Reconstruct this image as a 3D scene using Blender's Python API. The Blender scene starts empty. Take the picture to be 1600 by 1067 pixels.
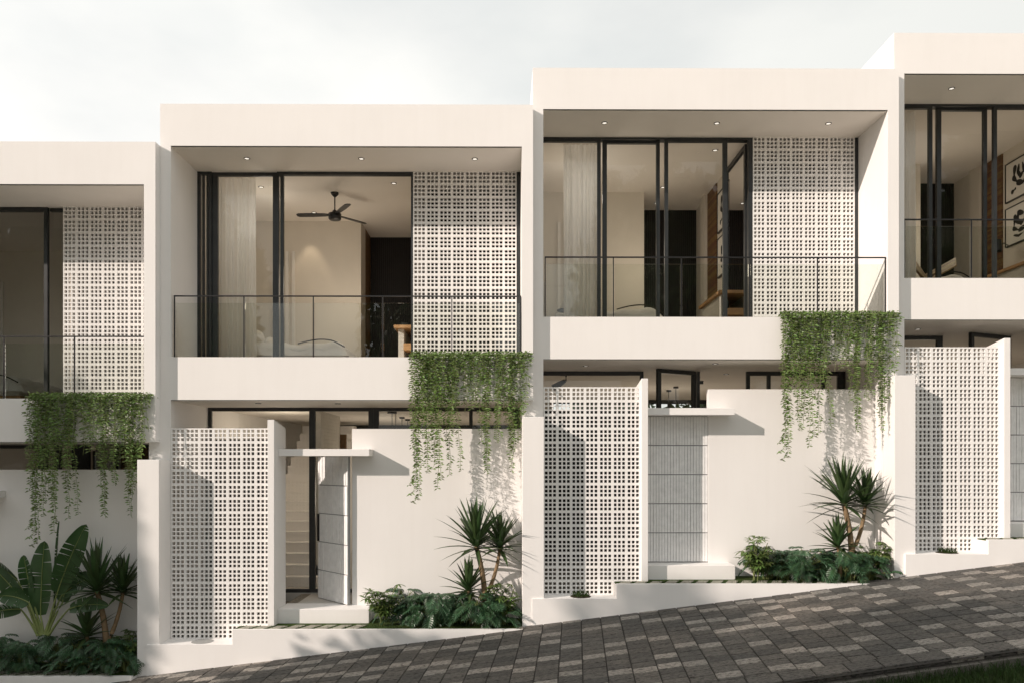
import bpy, math, random
from mathutils import Vector, Matrix
R = math.radians
SC = bpy.context.scene
COL = SC.collection

# ------------------------------------------------------------------ camera
cam_d = bpy.data.cameras.new('camera')
cam = bpy.data.objects.new('camera', cam_d); COL.objects.link(cam)
cam.location = (0, -12, 0)
cam.rotation_euler = (R(90), 0, -0.0057)
cam_d.sensor_width = 36; cam_d.lens = 27.0
cam_d.shift_x = (800 - 795.07) / 1600
cam_d.shift_y = (723.17 - 533.5) / 1600
cam_d.clip_end = 500; cam_d.clip_start = 0.05
SC.camera = cam

# ------------------------------------------------------------------ sky and sun
SUN_DIR = Vector((-1.765, -1.0, 0.935)).normalized()      # towards the sun
sun_el = math.asin(SUN_DIR.z); sun_az = math.atan2(SUN_DIR.x, SUN_DIR.y)
W = bpy.data.worlds.new('World'); SC.world = W; W.use_nodes = True
nt = W.node_tree; nt.nodes.clear()
def N(t, ty, **kw):
    n = t.nodes.new(ty)
    for k, v in kw.items():
        if k in n.inputs: n.inputs[k].default_value = v
        else: setattr(n, k, v)
    return n
out = N(nt, 'ShaderNodeOutputWorld'); bg = N(nt, 'ShaderNodeBackground'); bg.inputs['Strength'].default_value = 0.1
sky = N(nt, 'ShaderNodeTexSky', sky_type='NISHITA', sun_disc=False, sun_elevation=sun_el, sun_rotation=sun_az, altitude=50)
tc = N(nt, 'ShaderNodeTexCoord'); mp = N(nt, 'ShaderNodeMapping'); mp.inputs['Scale'].default_value = (1, 1, 2.2)
n1 = N(nt, 'ShaderNodeTexNoise'); n1.inputs['Scale'].default_value = 1.7; n1.inputs['Detail'].default_value = 6; n1.inputs['Roughness'].default_value = .5
r1 = N(nt, 'ShaderNodeValToRGB'); r1.color_ramp.elements[0].position = .25; r1.color_ramp.elements[1].position = .62
r1.color_ramp.elements[0].color = (.72, .72, .72, 1); r1.color_ramp.elements[1].color = (1, 1, 1, 1)
n2 = N(nt, 'ShaderNodeTexNoise'); n2.inputs['Scale'].default_value = 3.1; n2.inputs['Detail'].default_value = 8
r2 = N(nt, 'ShaderNodeValToRGB'); r2.color_ramp.elements[0].position = .36; r2.color_ramp.elements[1].position = .6
r2.color_ramp.elements[0].color = (9.4, 9.5, 9.4, 1); r2.color_ramp.elements[1].color = (10.6, 10.5, 10.25, 1)
mix = N(nt, 'ShaderNodeMix', data_type='RGBA')
L = nt.links.new
L(tc.outputs['Generated'], mp.inputs['Vector']); L(mp.outputs[0], n1.inputs['Vector']); L(mp.outputs[0], n2.inputs['Vector'])
L(n1.outputs['Fac'], r1.inputs['Fac']); L(n2.outputs['Fac'], r2.inputs['Fac'])
L(r1.outputs['Color'], mix.inputs['Factor']); L(sky.outputs[0], mix.inputs['A']); L(r2.outputs['Color'], mix.inputs['B'])
# brighter and creamier towards the sun's side, greyer away from it
sx = N(nt, 'ShaderNodeSeparateXYZ'); mg = N(nt, 'ShaderNodeMapRange'); mg.inputs['From Min'].default_value = -.5; mg.inputs['From Max'].default_value = .6
rg = N(nt, 'ShaderNodeValToRGB'); rg.color_ramp.elements[0].color = (1.06, 1.055, 1.04, 1); rg.color_ramp.elements[1].color = (.81, .83, .82, 1)
m3 = N(nt, 'ShaderNodeMix', data_type='RGBA', blend_type='MULTIPLY'); m3.inputs['Factor'].default_value = 1
L(tc.outputs['Generated'], sx.inputs[0]); L(sx.outputs['X'], mg.inputs['Value']); L(mg.outputs[0], rg.inputs['Fac'])
L(mix.outputs['Result'], m3.inputs['A']); L(rg.outputs['Color'], m3.inputs['B']); L(m3.outputs['Result'], bg.inputs['Color']); L(bg.outputs[0], out.inputs['Surface'])

sd = bpy.data.lights.new('sun', 'SUN'); sd.energy = 4.35; sd.angle = R(0.55); sd.color = (1.0, .875, .775)
sun = bpy.data.objects.new('sun', sd); COL.objects.link(sun); sun.location = (-40, -30, 30)
sun.rotation_euler = SUN_DIR.to_track_quat('Z', 'Y').to_euler()

SC.view_settings.view_transform = 'Standard'; SC.view_settings.look = 'None'
SC.view_settings.exposure = 0.0; SC.view_settings.gamma = 1.0
SC.cycles.use_denoising = True
SC.cycles.max_bounces = 8; SC.cycles.diffuse_bounces = 5; SC.cycles.transparent_max_bounces = 24
SC.cycles.sample_clamp_indirect = 6

# ------------------------------------------------------------------ materials
def mat(name, color, rough=.7, var=0, vscale=3, bump=0, bscale=30, spec=.4, metal=0, trans=0, island=0, coord='Object'):
    m = bpy.data.materials.new(name); m.use_nodes = True; t = m.node_tree
    b = t.nodes['Principled BSDF']; b.inputs['Roughness'].default_value = rough
    b.inputs['Metallic'].default_value = metal; b.inputs['Specular IOR Level'].default_value = spec
    c = (*color, 1); b.inputs['Base Color'].default_value = c
    co = N(t, 'ShaderNodeTexCoord'); src = None
    if var:
        n = N(t, 'ShaderNodeTexNoise'); n.inputs['Scale'].default_value = vscale; n.inputs['Detail'].default_value = 7; n.inputs['Roughness'].default_value = .6
        t.links.new(co.outputs[coord], n.inputs['Vector'])
        r = N(t, 'ShaderNodeValToRGB'); r.color_ramp.elements[0].position = .3; r.color_ramp.elements[1].position = .7
        r.color_ramp.elements[0].color = (*[x * (1 - var) for x in color], 1); r.color_ramp.elements[1].color = (*[min(1, x * (1 + var)) for x in color], 1)
        t.links.new(n.outputs['Fac'], r.inputs['Fac']); src = r.outputs['Color']
    if island:
        g = N(t, 'ShaderNodeNewGeometry'); hs = N(t, 'ShaderNodeHueSaturation')
        mr = N(t, 'ShaderNodeMapRange'); mr.inputs['To Min'].default_value = 1 - island; mr.inputs['To Max'].default_value = 1 + island
        mh = N(t, 'ShaderNodeMapRange'); mh.inputs['To Min'].default_value = .48; mh.inputs['To Max'].default_value = .53
        t.links.new(g.outputs['Random Per Island'], mr.inputs['Value']); t.links.new(g.outputs['Random Per Island'], mh.inputs['Value'])
        t.links.new(mr.outputs[0], hs.inputs['Value']); t.links.new(mh.outputs[0], hs.inputs['Hue'])
        if src: t.links.new(src, hs.inputs['Color'])
        else: hs.inputs['Color'].default_value = c
        src = hs.outputs['Color']
    if src: t.links.new(src, b.inputs['Base Color'])
    if bump:
        n = N(t, 'ShaderNodeTexNoise'); n.inputs['Scale'].default_value = bscale; n.inputs['Detail'].default_value = 6
        t.links.new(co.outputs[coord], n.inputs['Vector'])
        bp = N(t, 'ShaderNodeBump'); bp.inputs['Strength'].default_value = bump; bp.inputs['Distance'].default_value = .01
        t.links.new(n.outputs['Fac'], bp.inputs['Height']); t.links.new(bp.outputs[0], b.inputs['Normal'])
    if trans:
        o = t.nodes['Material Output']; tr = N(t, 'ShaderNodeBsdfTranslucent'); mx = N(t, 'ShaderNodeMixShader'); mx.inputs[0].default_value = trans
        if src: t.links.new(src, tr.inputs['Color'])
        else: tr.inputs['Color'].default_value = c
        t.links.new(b.outputs[0], mx.inputs[1]); t.links.new(tr.outputs[0], mx.inputs[2]); t.links.new(mx.outputs[0], o.inputs['Surface'])
    return m

def plaster(name, color):
    m = mat(name, color, .85, .018, .9, .10, 45, .25)
    t = m.node_tree; b = t.nodes['Principled BSDF']
    # soft rain streaks and trowel mottling
    old = b.inputs['Base Color'].links[0].from_socket
    co = N(t, 'ShaderNodeTexCoord'); mpn = N(t, 'ShaderNodeMapping'); mpn.inputs['Scale'].default_value = (4.5, 4.5, .35)
    n = N(t, 'ShaderNodeTexNoise'); n.inputs['Scale'].default_value = 1.6; n.inputs['Detail'].default_value = 9; n.inputs['Roughness'].default_value = .65
    r = N(t, 'ShaderNodeValToRGB'); r.color_ramp.elements[0].position = .32; r.color_ramp.elements[1].position = .56
    r.color_ramp.elements[0].color = (.985, .983, .98, 1); r.color_ramp.elements[1].color = (1, 1, 1, 1)
    mu = N(t, 'ShaderNodeMix', data_type='RGBA', blend_type='MULTIPLY'); mu.inputs['Factor'].default_value = 1
    l = t.links.new
    l(co.outputs['Object'], mpn.inputs['Vector']); l(mpn.outputs[0], n.inputs['Vector']); l(n.outputs['Fac'], r.inputs['Fac'])
    l(old, mu.inputs['A']); l(r.outputs['Color'], mu.inputs['B']); l(mu.outputs['Result'], b.inputs['Base Color'])
    return m

PLASTER = plaster('white_plaster', (.83, .805, .785))
BLOCK = mat('breeze_block', (.83, .81, .79), .85, .03, 5, .12, 60, .25)
CEIL = mat('ceiling_paint', (.85, .80, .74), .8, .02, 1, 0)
INWALL = mat('interior_paint', (.66, .61, .54), .8, .03, 1.5, .05, 30)
DARKF = mat('dark_frame', (.022, .024, .025), .42, .2, 6, .03, 60, .5)
BLACKM = mat('black_metal', (.012, .012, .013), .4, 0, 1, 0, 1, .5)
FLOORW = mat('wood_floor', (.50, .40, .30), .5, .2, 4, .05, 20)
PALESTONE = mat('pale_stone', (.82, .78, .72), .6, .05, 3, .05, 20)
STONE = mat('stone_floor', (.55, .52, .48), .6, .08, 3, .05, 20)
DARKWALL = mat('dark_panel', (.010, .0075, .007), .6, .3, 8, .05, 40)
WOOD = mat('oak_wood', (.42, .24, .11), .5, .25, 9, .1, 50)
SLATW = mat('dark_slat_wood', (.17, .09, .045), .55, .3, 14, .1, 60, island=.3)
CHAIRW = mat('chair_wood', (.36, .23, .12), .5, .25, 9, .1, 50, island=.25)
CURT = mat('sheer_curtain', (.94, .92, .89), .9, .02, 2, 0, 90, .1, trans=.4)
LINEN = mat('linen', (.72, .69, .65), .95, .05, 6, .15, 90, .1)
CHAR = mat('charcoal_fabric', (.05, .045, .04), .9, .1, 10, .1, 90, .1)
DOORW = mat('ribbed_door_paint', (.86, .85, .84), .6, .08, 9, .1, 60, .4)
DOORBACK = mat('door_groove', (.30, .30, .30), .7)
CANVAS = mat('canvas', (.66, .63, .58), .9, .02, 4, .1, 120, .1)
INK = mat('ink_paint', (.02, .018, .017), .8)
LEAFV = mat('vine_leaf', (.13, .185, .042), .45, .2, 6, 0, 1, .5, trans=.28, island=.55)
STEM = mat('green_stem', (.16, .19, .06), .6, .2, 8)
BLADE = mat('dracaena_leaf', (.05, .085, .028), .4, .2, 3, 0, 1, .5, trans=.12, island=.3)
BARK = mat('dracaena_bark', (.24, .165, .095), .85, .3, 10, .6, 25, .2)
PHIL = mat('philodendron_leaf', (.045, .098, .042), .35, .25, 5, 0, 1, .6, trans=.12, island=.4)
UMBR = mat('umbrella_leaf', (.12, .175, .045), .42, .25, 5, 0, 1, .5, trans=.2, island=.4)
BANANA = mat('banana_leaf', (.038, .09, .026), .38, .25, 4, .25, 18, .5, trans=.22)
PETIOLE = mat('petiole', (.20, .24, .08), .5, .2, 6)
GRASS = mat('lawn_grass', (.032, .055, .012), .6, .3, 3, 0, 1, .3, trans=.25, island=.5)
TURF = mat('turf', (.045, .07, .018), .9, .4, 30, .8, 60, .1)
SOIL = mat('soil', (.06, .045, .03), .95, .4, 12, .8, 40, .1)
PAVSTEP = mat('step_stone', (.34, .32, .27), .85, .25, 14, .4, 50, .2, island=.15)
PEBB = mat('pebbles', (.26, .23, .19), .8, .5, 45, .9, 60, .2)
TREELEAF = mat('tree_leaf', (.055, .085, .025), .55, .2, 4, 0, 1, .4, trans=.2, island=.4)
TRUNK = mat('tree_bark', (.14, .10, .07), .9, .3, 8, .5, 20, .1)

def brickwall():
    m = mat('white_brick', (.6, .57, .52), .85, .06, 5, .1, 60, .2); t = m.node_tree; b = t.nodes['Principled BSDF']
    co = N(t, 'ShaderNodeTexCoord'); sp = N(t, 'ShaderNodeSeparateXYZ'); ad = N(t, 'ShaderNodeMath', operation='ADD'); cb = N(t, 'ShaderNodeCombineXYZ')
    br = N(t, 'ShaderNodeTexBrick'); br.inputs['Scale'].default_value = 1; br.inputs['Brick Width'].default_value = .22; br.inputs['Row Height'].default_value = .07; br.inputs['Mortar Size'].default_value = .008
    bp = N(t, 'ShaderNodeBump'); bp.inputs['Strength'].default_value = .8; bp.inputs['Distance'].default_value = .012; bp.invert = True
    l = t.links.new; l(co.outputs['Object'], sp.inputs[0]); l(sp.outputs['X'], ad.inputs[0]); l(sp.outputs['Y'], ad.inputs[1])
    l(ad.outputs[0], cb.inputs['X']); l(sp.outputs['Z'], cb.inputs['Y']); l(cb.outputs[0], br.inputs['Vector']); l(br.outputs['Fac'], bp.inputs['Height']); l(bp.outputs[0], b.inputs['Normal'])
    return m
BRICK = brickwall()

def glassmat(name, tint, ior, alpha_tint=1):
    m = bpy.data.materials.new(name); m.use_nodes = True; t = m.node_tree; t.nodes.clear()
    o = N(t, 'ShaderNodeOutputMaterial'); tr = N(t, 'ShaderNodeBsdfTransparent'); tr.inputs['Color'].default_value = (*tint, 1)
    gl = N(t, 'ShaderNodeBsdfGlossy'); gl.inputs['Roughness'].default_value = 0.0; gl.inputs['Color'].default_value = (.97, .98, .98, 1)
    fr = N(t, 'ShaderNodeFresnel'); fr.inputs['IOR'].default_value = ior; mx = N(t, 'ShaderNodeMixShader')
    l = t.links.new; l(fr.outputs[0], mx.inputs[0]); l(tr.outputs[0], mx.inputs[1]); l(gl.outputs[0], mx.inputs[2]); l(mx.outputs[0], o.inputs['Surface'])
    return m
GLASS = glassmat('window_glass', (.97, .98, .97), 1.5)
RGLASS = glassmat('rail_glass', (.955, .965, .945), 1.45)

def emit(name, col, s):
    m = bpy.data.materials.new(name); m.use_nodes = True; t = m.node_tree; b = t.nodes['Principled BSDF']
    b.inputs['Base Color'].default_value = (*col, 1); b.inputs['Emission Color'].default_value = (*col, 1); b.inputs['Emission Strength'].default_value = s
    return m
LAMP = emit('lamp_glow', (1, .93, .82), .8)

def pavermat():
    m = bpy.data.materials.new('paver_stone'); m.use_nodes = True; t = m.node_tree; b = t.nodes['Principled BSDF']; l = t.links.new
    b.inputs['Roughness'].default_value = .72; b.inputs['Specular IOR Level'].default_value = .35
    at = N(t, 'ShaderNodeAttribute', attribute_name='tone'); co = N(t, 'ShaderNodeTexCoord')
    r = N(t, 'ShaderNodeValToRGB'); e = r.color_ramp.elements
    e[0].position = 0; e[0].color = (.085, .082, .077, 1); e[1].position = 1; e[1].color = (.37, .345, .315, 1)
    k = e.new(.45); k.color = (.145, .135, .122, 1); k = e.new(.55); k.color = (.28, .262, .238, 1)
    l(at.outputs['Fac'], r.inputs['Fac'])
    # chiselled pits, stretched along the road
    mpn = N(t, 'ShaderNodeMapping'); mpn.inputs['Scale'].default_value = (8, 34, 34); mpn.inputs['Rotation'].default_value = (0, 0, -.03)
    n = N(t, 'ShaderNodeTexNoise'); n.inputs['Scale'].default_value = 2.1; n.inputs['Detail'].default_value = 5; n.inputs['Roughness'].default_value = .7
    l(co.outputs['Object'], mpn.inputs['Vector']); l(mpn.outputs[0], n.inputs['Vector'])
    rr = N(t, 'ShaderNodeValToRGB'); rr.color_ramp.elements[0].position = .40; rr.color_ramp.elements[1].position = .52
    rr.color_ramp.elements[0].color = (.18, .17, .165, 1); rr.color_ramp.elements[1].color = (1, 1, 1, 1)
    l(n.outputs['Fac'], rr.inputs['Fac'])
    n3 = N(t, 'ShaderNodeTexNoise'); n3.inputs['Scale'].default_value = .8; n3.inputs['Detail'].default_value = 5; l(co.outputs['Object'], n3.inputs['Vector'])
    r3 = N(t, 'ShaderNodeValToRGB'); r3.color_ramp.elements[0].position = .3; r3.color_ramp.elements[1].position = .7
    r3.color_ramp.elements[0].color = (.82, .84, .84, 1); r3.color_ramp.elements[1].color = (1.08, 1.02, .97, 1); l(n3.outputs['Fac'], r3.inputs['Fac'])
    mu = N(t, 'ShaderNodeMix', data_type='RGBA', blend_type='MULTIPLY'); mu.inputs['Factor'].default_value = 1
    mu2 = N(t, 'ShaderNodeMix', data_type='RGBA', blend_type='MULTIPLY'); mu2.inputs['Factor'].default_value = 1
    l(r.outputs['Color'], mu.inputs['A']); l(rr.outputs['Color'], mu.inputs['B']); l(mu.outputs['Result'], mu2.inputs['A']); l(r3.outputs['Color'], mu2.inputs['B'])
    l(mu2.outputs['Result'], b.inputs['Base Color'])
    bp = N(t, 'ShaderNodeBump'); bp.inputs['Strength'].default_value = .9; bp.inputs['Distance'].default_value = .012
    l(n.outputs['Fac'], bp.inputs['Height']); l(bp.outputs[0], b.inputs['Normal'])
    return m
PAVER = pavermat()

# ------------------------------------------------------------------ helpers
PER, SY, SZ = 5.8155, .157, .6587
OFF = Vector((0, 0, 0))            # origin of the house being built
CACHE = {}

class MB:
    def __init__(s): s.v = []; s.f = []
    def add(s, vs, fs):
        n = len(s.v); s.v += [tuple(v) for v in vs]; s.f += [tuple(i + n for i in f) for f in fs]; return s
    def box(s, x0, x1, y0, y1, z0, z1):
        return s.add([(x0, y0, z0), (x1, y0, z0), (x1, y1, z0), (x0, y1, z0), (x0, y0, z1), (x1, y0, z1), (x1, y1, z1), (x0, y1, z1)],
                     [(0, 3, 2, 1), (4, 5, 6, 7), (0, 1, 5, 4), (1, 2, 6, 5), (2, 3, 7, 6), (3, 0, 4, 7)])
    def obox(s, c, ax, ay, az):     # centre and three half axes
        c, ax, ay, az = map(Vector, (c, ax, ay, az)); vs = []
        for k in (-1, 1):
            for i, j in ((-1, -1), (1, -1), (1, 1), (-1, 1)): vs.append(c + ax * i + ay * j + az * k)
        return s.add(vs, [(0, 3, 2, 1), (4, 5, 6, 7), (0, 1, 5, 4), (1, 2, 6, 5), (2, 3, 7, 6), (3, 0, 4, 7)])
    def prism(s, poly, y0, y1):     # outline in x,z pushed along y (counter-clockwise seen from -y)
        n = len(poly); vs = [(x, y0, z) for x, z in poly] + [(x, y1, z) for x, z in poly]
        fs = [tuple(range(n)), tuple(range(2 * n - 1, n - 1, -1))] + [((i + 1) % n, i, i + n, (i + 1) % n + n) for i in range(n)]
        return s.add(vs, fs)
    def prismx(s, poly, x0, x1):    # outline in y,z pushed along x
        n = len(poly); vs = [(x0, y, z) for y, z in poly] + [(x1, y, z) for y, z in poly]
        fs = [tuple(range(n - 1, -1, -1)), tuple(range(n, 2 * n))] + [(i, (i + 1) % n, (i + 1) % n + n, i + n) for i in range(n)]
        return s.add(vs, fs)
    def tube(s, pts, rad, n=8, cap=True):
        pts = [Vector(p) for p in pts]; vs = []; fs = []
        if not hasattr(rad, '__len__'): rad = [rad] * len(pts)
        for i, p in enumerate(pts):
            d = (pts[min(i + 1, len(pts) - 1)] - pts[max(i - 1, 0)]).normalized()
            a = d.cross(Vector((0, 0, 1)) if abs(d.z) < .9 else Vector((1, 0, 0))).normalized(); b = d.cross(a)
            for k in range(n):
                t = 2 * math.pi * k / n; vs.append(p + (a * math.cos(t) + b * math.sin(t)) * rad[i])
        for i in range(len(pts) - 1):
            for k in range(n):
                fs.append((i * n + k, (i + 1) * n + k, (i + 1) * n + (k + 1) % n, i * n + (k + 1) % n))
        if cap: fs += [tuple(range(n)), tuple(range(len(vs) - 1, len(vs) - n - 1, -1))]
        return s.add(vs, fs)
    def strip(s, pts, widths, side, fold=0, up=Vector((0, 0, 1))):   # a folded blade
        vs = []; fs = []
        for p, w in zip(pts, widths): vs += [p - side * w + up * fold * w, p, p + side * w + up * fold * w]
        for i in range(len(pts) - 1):
            a = i * 3; fs += [(a, a + 1, a + 4, a + 3), (a + 1, a + 2, a + 5, a + 4)]
        return s.add(vs, fs)
    def mesh(s, name, m, smooth=False, shift=Vector((0, 0, 0))):
        me = bpy.data.meshes.new(name); me.from_pydata([tuple(Vector(v) - shift) for v in s.v], [], s.f); me.update()
        me.materials.append(m)
        if smooth: me.polygons.foreach_set('use_smooth', [True] * len(me.polygons))
        return me
    def build(s, name, m, parent, smooth=False, bevel=0, base=None, key=None):
        """part of a thing: coordinates are house-local, the parent's base is taken off"""
        base = Vector(parent['base']) if parent is not None and 'base' in parent else Vector((0, 0, 0))
        me = s.mesh(name, m, smooth, base)
        o = bpy.data.objects.new(name, me); COL.objects.link(o); o.parent = parent
        if parent is not None and parent.type != 'EMPTY': o.location = (0, 0, 0)
        if bevel: bev(o, bevel)
        o['base'] = list(base)
        return o

def bev(o, w):
    b = o.modifiers.new('bevel', 'BEVEL'); b.width = w; b.segments = 2; b.limit_method = 'ANGLE'
def tag(o, label, cat, group=None, kind=None):
    if label: o['label'] = label
    if cat: o['category'] = cat
    if group: o['group'] = group
    if kind: o['kind'] = kind
    return o
def thing(name, label, cat, base, group=None):
    o = bpy.data.objects.new(name, None); COL.objects.link(o); o.empty_display_size = .2
    o.location = OFF + Vector(base); o['base'] = list(base)
    return tag(o, label, cat, group)
def solo(mb, name, m, base, label, cat, group=None, smooth=False, bevel=0, kind=None, me=None):
    me = me or mb.mesh(name, m, smooth, Vector(base))
    o = bpy.data.objects.new(name, me); COL.objects.link(o); o.location = OFF + Vector(base)
    if bevel: bev(o, bevel)
    if kind: o['kind'] = kind; return o
    return tag(o, label, cat, group)
def inst(name, me, parent):
    o = bpy.data.objects.new(name, me); COL.objects.link(o); o.parent = parent; o['base'] = list(parent['base']); return o

# ------------------------------------------------------------------ breeze block lattice
def lattice(nx, nz, x0, z1, y0, t, pitch=.2190, hole=.0455, gap=.0205):
    mb = MB(); m = (pitch - 3 * hole - 2 * gap) / 2
    cuts = [0, m]
    for i in range(3): cuts.append(cuts[-1] + hole); cuts.append(cuts[-1] + (gap if i < 2 else m))
    xs = []; zs = []
    for i in range(nx): xs += [x0 + i * pitch + c for c in cuts[:-1]]
    xs.append(x0 + nx * pitch)
    for i in range(nz): zs += [z1 - i * pitch - c for c in cuts[:-1]]
    zs.append(z1 - nz * pitch)
    nX, nZ = len(xs), len(zs); vs = []
    for y in (y0, y0 + t):
        for z in zs:
            for x in xs: vs.append((x, y, z))
    o = nX * nZ; fs = []
    def hol(i, n): return i < n - 1 and (i % 7) in (1, 3, 5)
    for j in range(nZ - 1):
        for i in range(nX - 1):
            a, b, c, d = j * nX + i, j * nX + i + 1, (j + 1) * nX + i + 1, (j + 1) * nX + i
            if hol(i, nX) and hol(j, nZ):
                fs += [(a, b, b + o, a + o), (b, c, c + o, b + o), (c, d, d + o, c + o), (d, a, a + o, d + o)]
            else: fs += [(d, c, b, a), (a + o, b + o, c + o, d + o)]
    for i in range(nX - 1):
        fs.append((i, i + 1, i + 1 + o, i + o)); k = (nZ - 1) * nX; fs.append((k + i + 1, k + i, k + i + o, k + i + 1 + o))
    for j in range(nZ - 1):
        a, b = j * nX, (j + 1) * nX; fs.append((b, a, a + o, b + o)); fs.append((a + nX - 1, b + nX - 1, b + nX - 1 + o, a + nX - 1 + o))
    mb.add(vs, fs); return mb

# local measures of one house (metres; x along the street, y into the house, z up from the eye)
XL, XR = -5.367, .4465        # lot
OL, OR = -5.2008, .2714       # opening
ZT, ZO, ZP, ZB = 5.591, 4.937, 1.651, .986
DEEP = 8.6

def downlight(x, y, z, label, group):
    t = thing('ceiling_light', label, 'ceiling light', (x, y, z), group)
    a = MB(); n = 16
    ring = [(.050, 0), (.050, -.006), (.038, -.008), (.036, .0)]
    vs = []; fs = []
    for r, dz in ring:
        for k in range(n): an = 2 * math.pi * k / n; vs.append((x + r * math.cos(an), y + r * math.sin(an), z + dz))
    for i in range(3):
        for k in range(n): fs.append((i * n + k, i * n + (k + 1) % n, (i + 1) * n + (k + 1) % n, (i + 1) * n + k))
    a.add(vs, fs).build('trim_ring', BLACKM, t, True)
    b = MB(); b.add([(x + .037 * math.cos(2 * math.pi * k / n), y + .037 * math.sin(2 * math.pi * k / n), z - .004) for k in range(n)], [tuple(range(n - 1, -1, -1))])
    b.build('lamp', LAMP, t)
    return t

def window(parent, x0, x1, z0, z1, y, fw=.06, muls=(), depth=.06, head=None, pane=True, sill=None, name='window', jl=None, jr=None):
    """frame in the plane y.. with mullions [(xa,xb)], one pane"""
    h = head or fw; s = sill or fw; jl = fw if jl is None else jl; jr = fw if jr is None else jr
    m = MB()
    m.box(x0, x1, y, y + depth, z1 - h, z1); m.box(x0, x1, y, y + depth, z0, z0 + s)
    if jl: m.box(x0, x0 + jl, y, y + depth, z0 + s, z1 - h)
    if jr: m.box(x1 - jr, x1, y, y + depth, z0 + s, z1 - h)
    for a, b in muls: m.box(a, b, y + .003, y + depth - .003, z0 + s, z1 - h)
    o = m.build(name, DARKF, parent)
    if pane:
        p = MB(); q = y + depth / 2; p.add([(x0 + jl, q, z0 + s), (x1 - jr, q, z0 + s), (x1 - jr, q, z1 - h), (x0 + jl, q, z1 - h)], [(0, 1, 2, 3)])
        p.build('pane', GLASS, o)
    return o

def curtain(x0, x1, y, z0, z1, label, seed, group=None):
    rnd = random.Random(seed); n = int((x1 - x0) / .012); m = MB(); vs = []; fs = []; ph = rnd.random() * 6
    rows = 10
    for j in range(rows + 1):
        f = j / rows; z = z1 + (z0 - z1) * f
        for i in range(n + 1):
            u = i / n; x = x0 + (x1 - x0) * u
            a = .022 + .018 * f; w = math.sin(u * (x1 - x0) * 75 + ph + 1.6 * math.sin(u * 9 + f)) * a + math.sin(u * (x1 - x0) * 31 + ph) * .015
            vs.append((x + .012 * f * math.sin(u * 20 + ph) , y + w, z))
    for j in range(rows):
        for i in range(n): a = j * (n + 1) + i; fs.append((a, a + n + 1, a + n + 2, a + 1))
    m.add(vs, fs); return solo(m, 'curtain', CURT, ((x0 + x1) / 2, y, z0), label, 'curtain', group, True)

def art(xw, y0, y1, z0, z1, kind, label):
    t = thing('artwork', label, 'artwork', (xw, (y0 + y1) / 2, z0), 'framed abstract pictures on the bedroom walls')
    MB().box(xw - .035, xw - .003, y0, y1, z0, z1).build('canvas', CANVAS, t)
    f = MB(); w = .018
    f.box(xw - .05, xw - .003, y0 - w, y0, z0 - w, z1 + w); f.box(xw - .05, xw - .003, y1, y1 + w, z0 - w, z1 + w)
    f.box(xw - .05, xw - .003, y0, y1, z0 - w, z0); f.box(xw - .05, xw - .003, y0, y1, z1, z1 + w)
    f.build('frame', BLACKM, t)
    m = MB(); cy, cz, s = (y0 + y1) / 2, (z0 + z1) / 2, (z1 - z0)
    def blob(pts, w):
        for (a, b), (c, d) in zip(pts, pts[1:]):
            for q in range(7):
                u = q / 6; py = cy + s * (a + (c - a) * u); pz = cz + s * (b + (d - b) * u); n = 10
                e = len(m.v) * 0 ; rr = s * w * (.8 + .4 * math.sin(u * 3 + a * 9))
                x = xw - .0355 - .0004 * (len(m.v) % 40) / 10
                m.add([(x, py + rr * math.cos(2 * math.pi * k / n), pz + rr * 1.1 * math.sin(2 * math.pi * k / n)) for k in range(n)], [tuple(range(n))])
    if kind == 0:
        blob([(-.1, .33), (-.16, .12), (-.02, .02), (.08, .16), (.04, .33)], .05); blob([(.2, .3), (.24, .05), (.08, -.12), (-.12, -.18), (-.28, -.1)], .065); blob([(.3, -.3), (.18, -.25)], .06)
    else:
        blob([(-.2, .28), (-.22, .05), (-.05, -.02), (.12, .08), (.06, .28), (-.12, .22)], .06); blob([(.2, .2), (.24, -.1), (.02, -.2), (-.2, -.16)], .055); blob([(-.16, -.3), (.05, -.34), (.24, -.28)], .03)
    m.build('ink_shape', INK, t)

def fan(x, y, z, label):
    t = thing('ceiling_fan', label, 'ceiling fan', (x, y, z))
    m = MB(); m.tube([(x, y, z), (x, y, z - .03), (x, y, z - .075)], [.075, .065, .02], 16); m.tube([(x, y, z - .07), (x, y, z - .34)], .012, 8); m.build('down_rod', BLACKM, t, True)
    m = MB(); m.tube([(x, y, z - .32), (x, y, z - .36), (x, y, z - .38), (x, y, z - .47), (x, y, z - .49)], [.035, .055, .115, .115, .10], 18); m.build('motor_housing', BLACKM, t, True)
    for k, an in enumerate((178, -58, 48)):
        a = R(an); d = Vector((math.cos(a), math.sin(a), 0)); s = Vector((-math.sin(a), math.cos(a), .16)); c = Vector((x, y, z - .40))
        p = [c + d * r for r in (.09, .18, .42, .66, .70)]
        b = MB(); up = Vector((0, 0, .006)); pts = []
        for q, w in zip(p, (.03, .05, .065, .06, .03)): pts += [q - s * w + up, q + s * w + up, q + s * w - up, q - s * w - up]
        fs = [(0, 1, 2, 3), (19, 18, 17, 16)]
        for i in range(4):
            for j in range(4): fs.append((i * 4 + j, (i + 1) * 4 + j, (i + 1) * 4 + (j + 1) % 4, i * 4 + (j + 1) % 4))
        b.add(pts, fs).build('blade', BLACKM, t)

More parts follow.
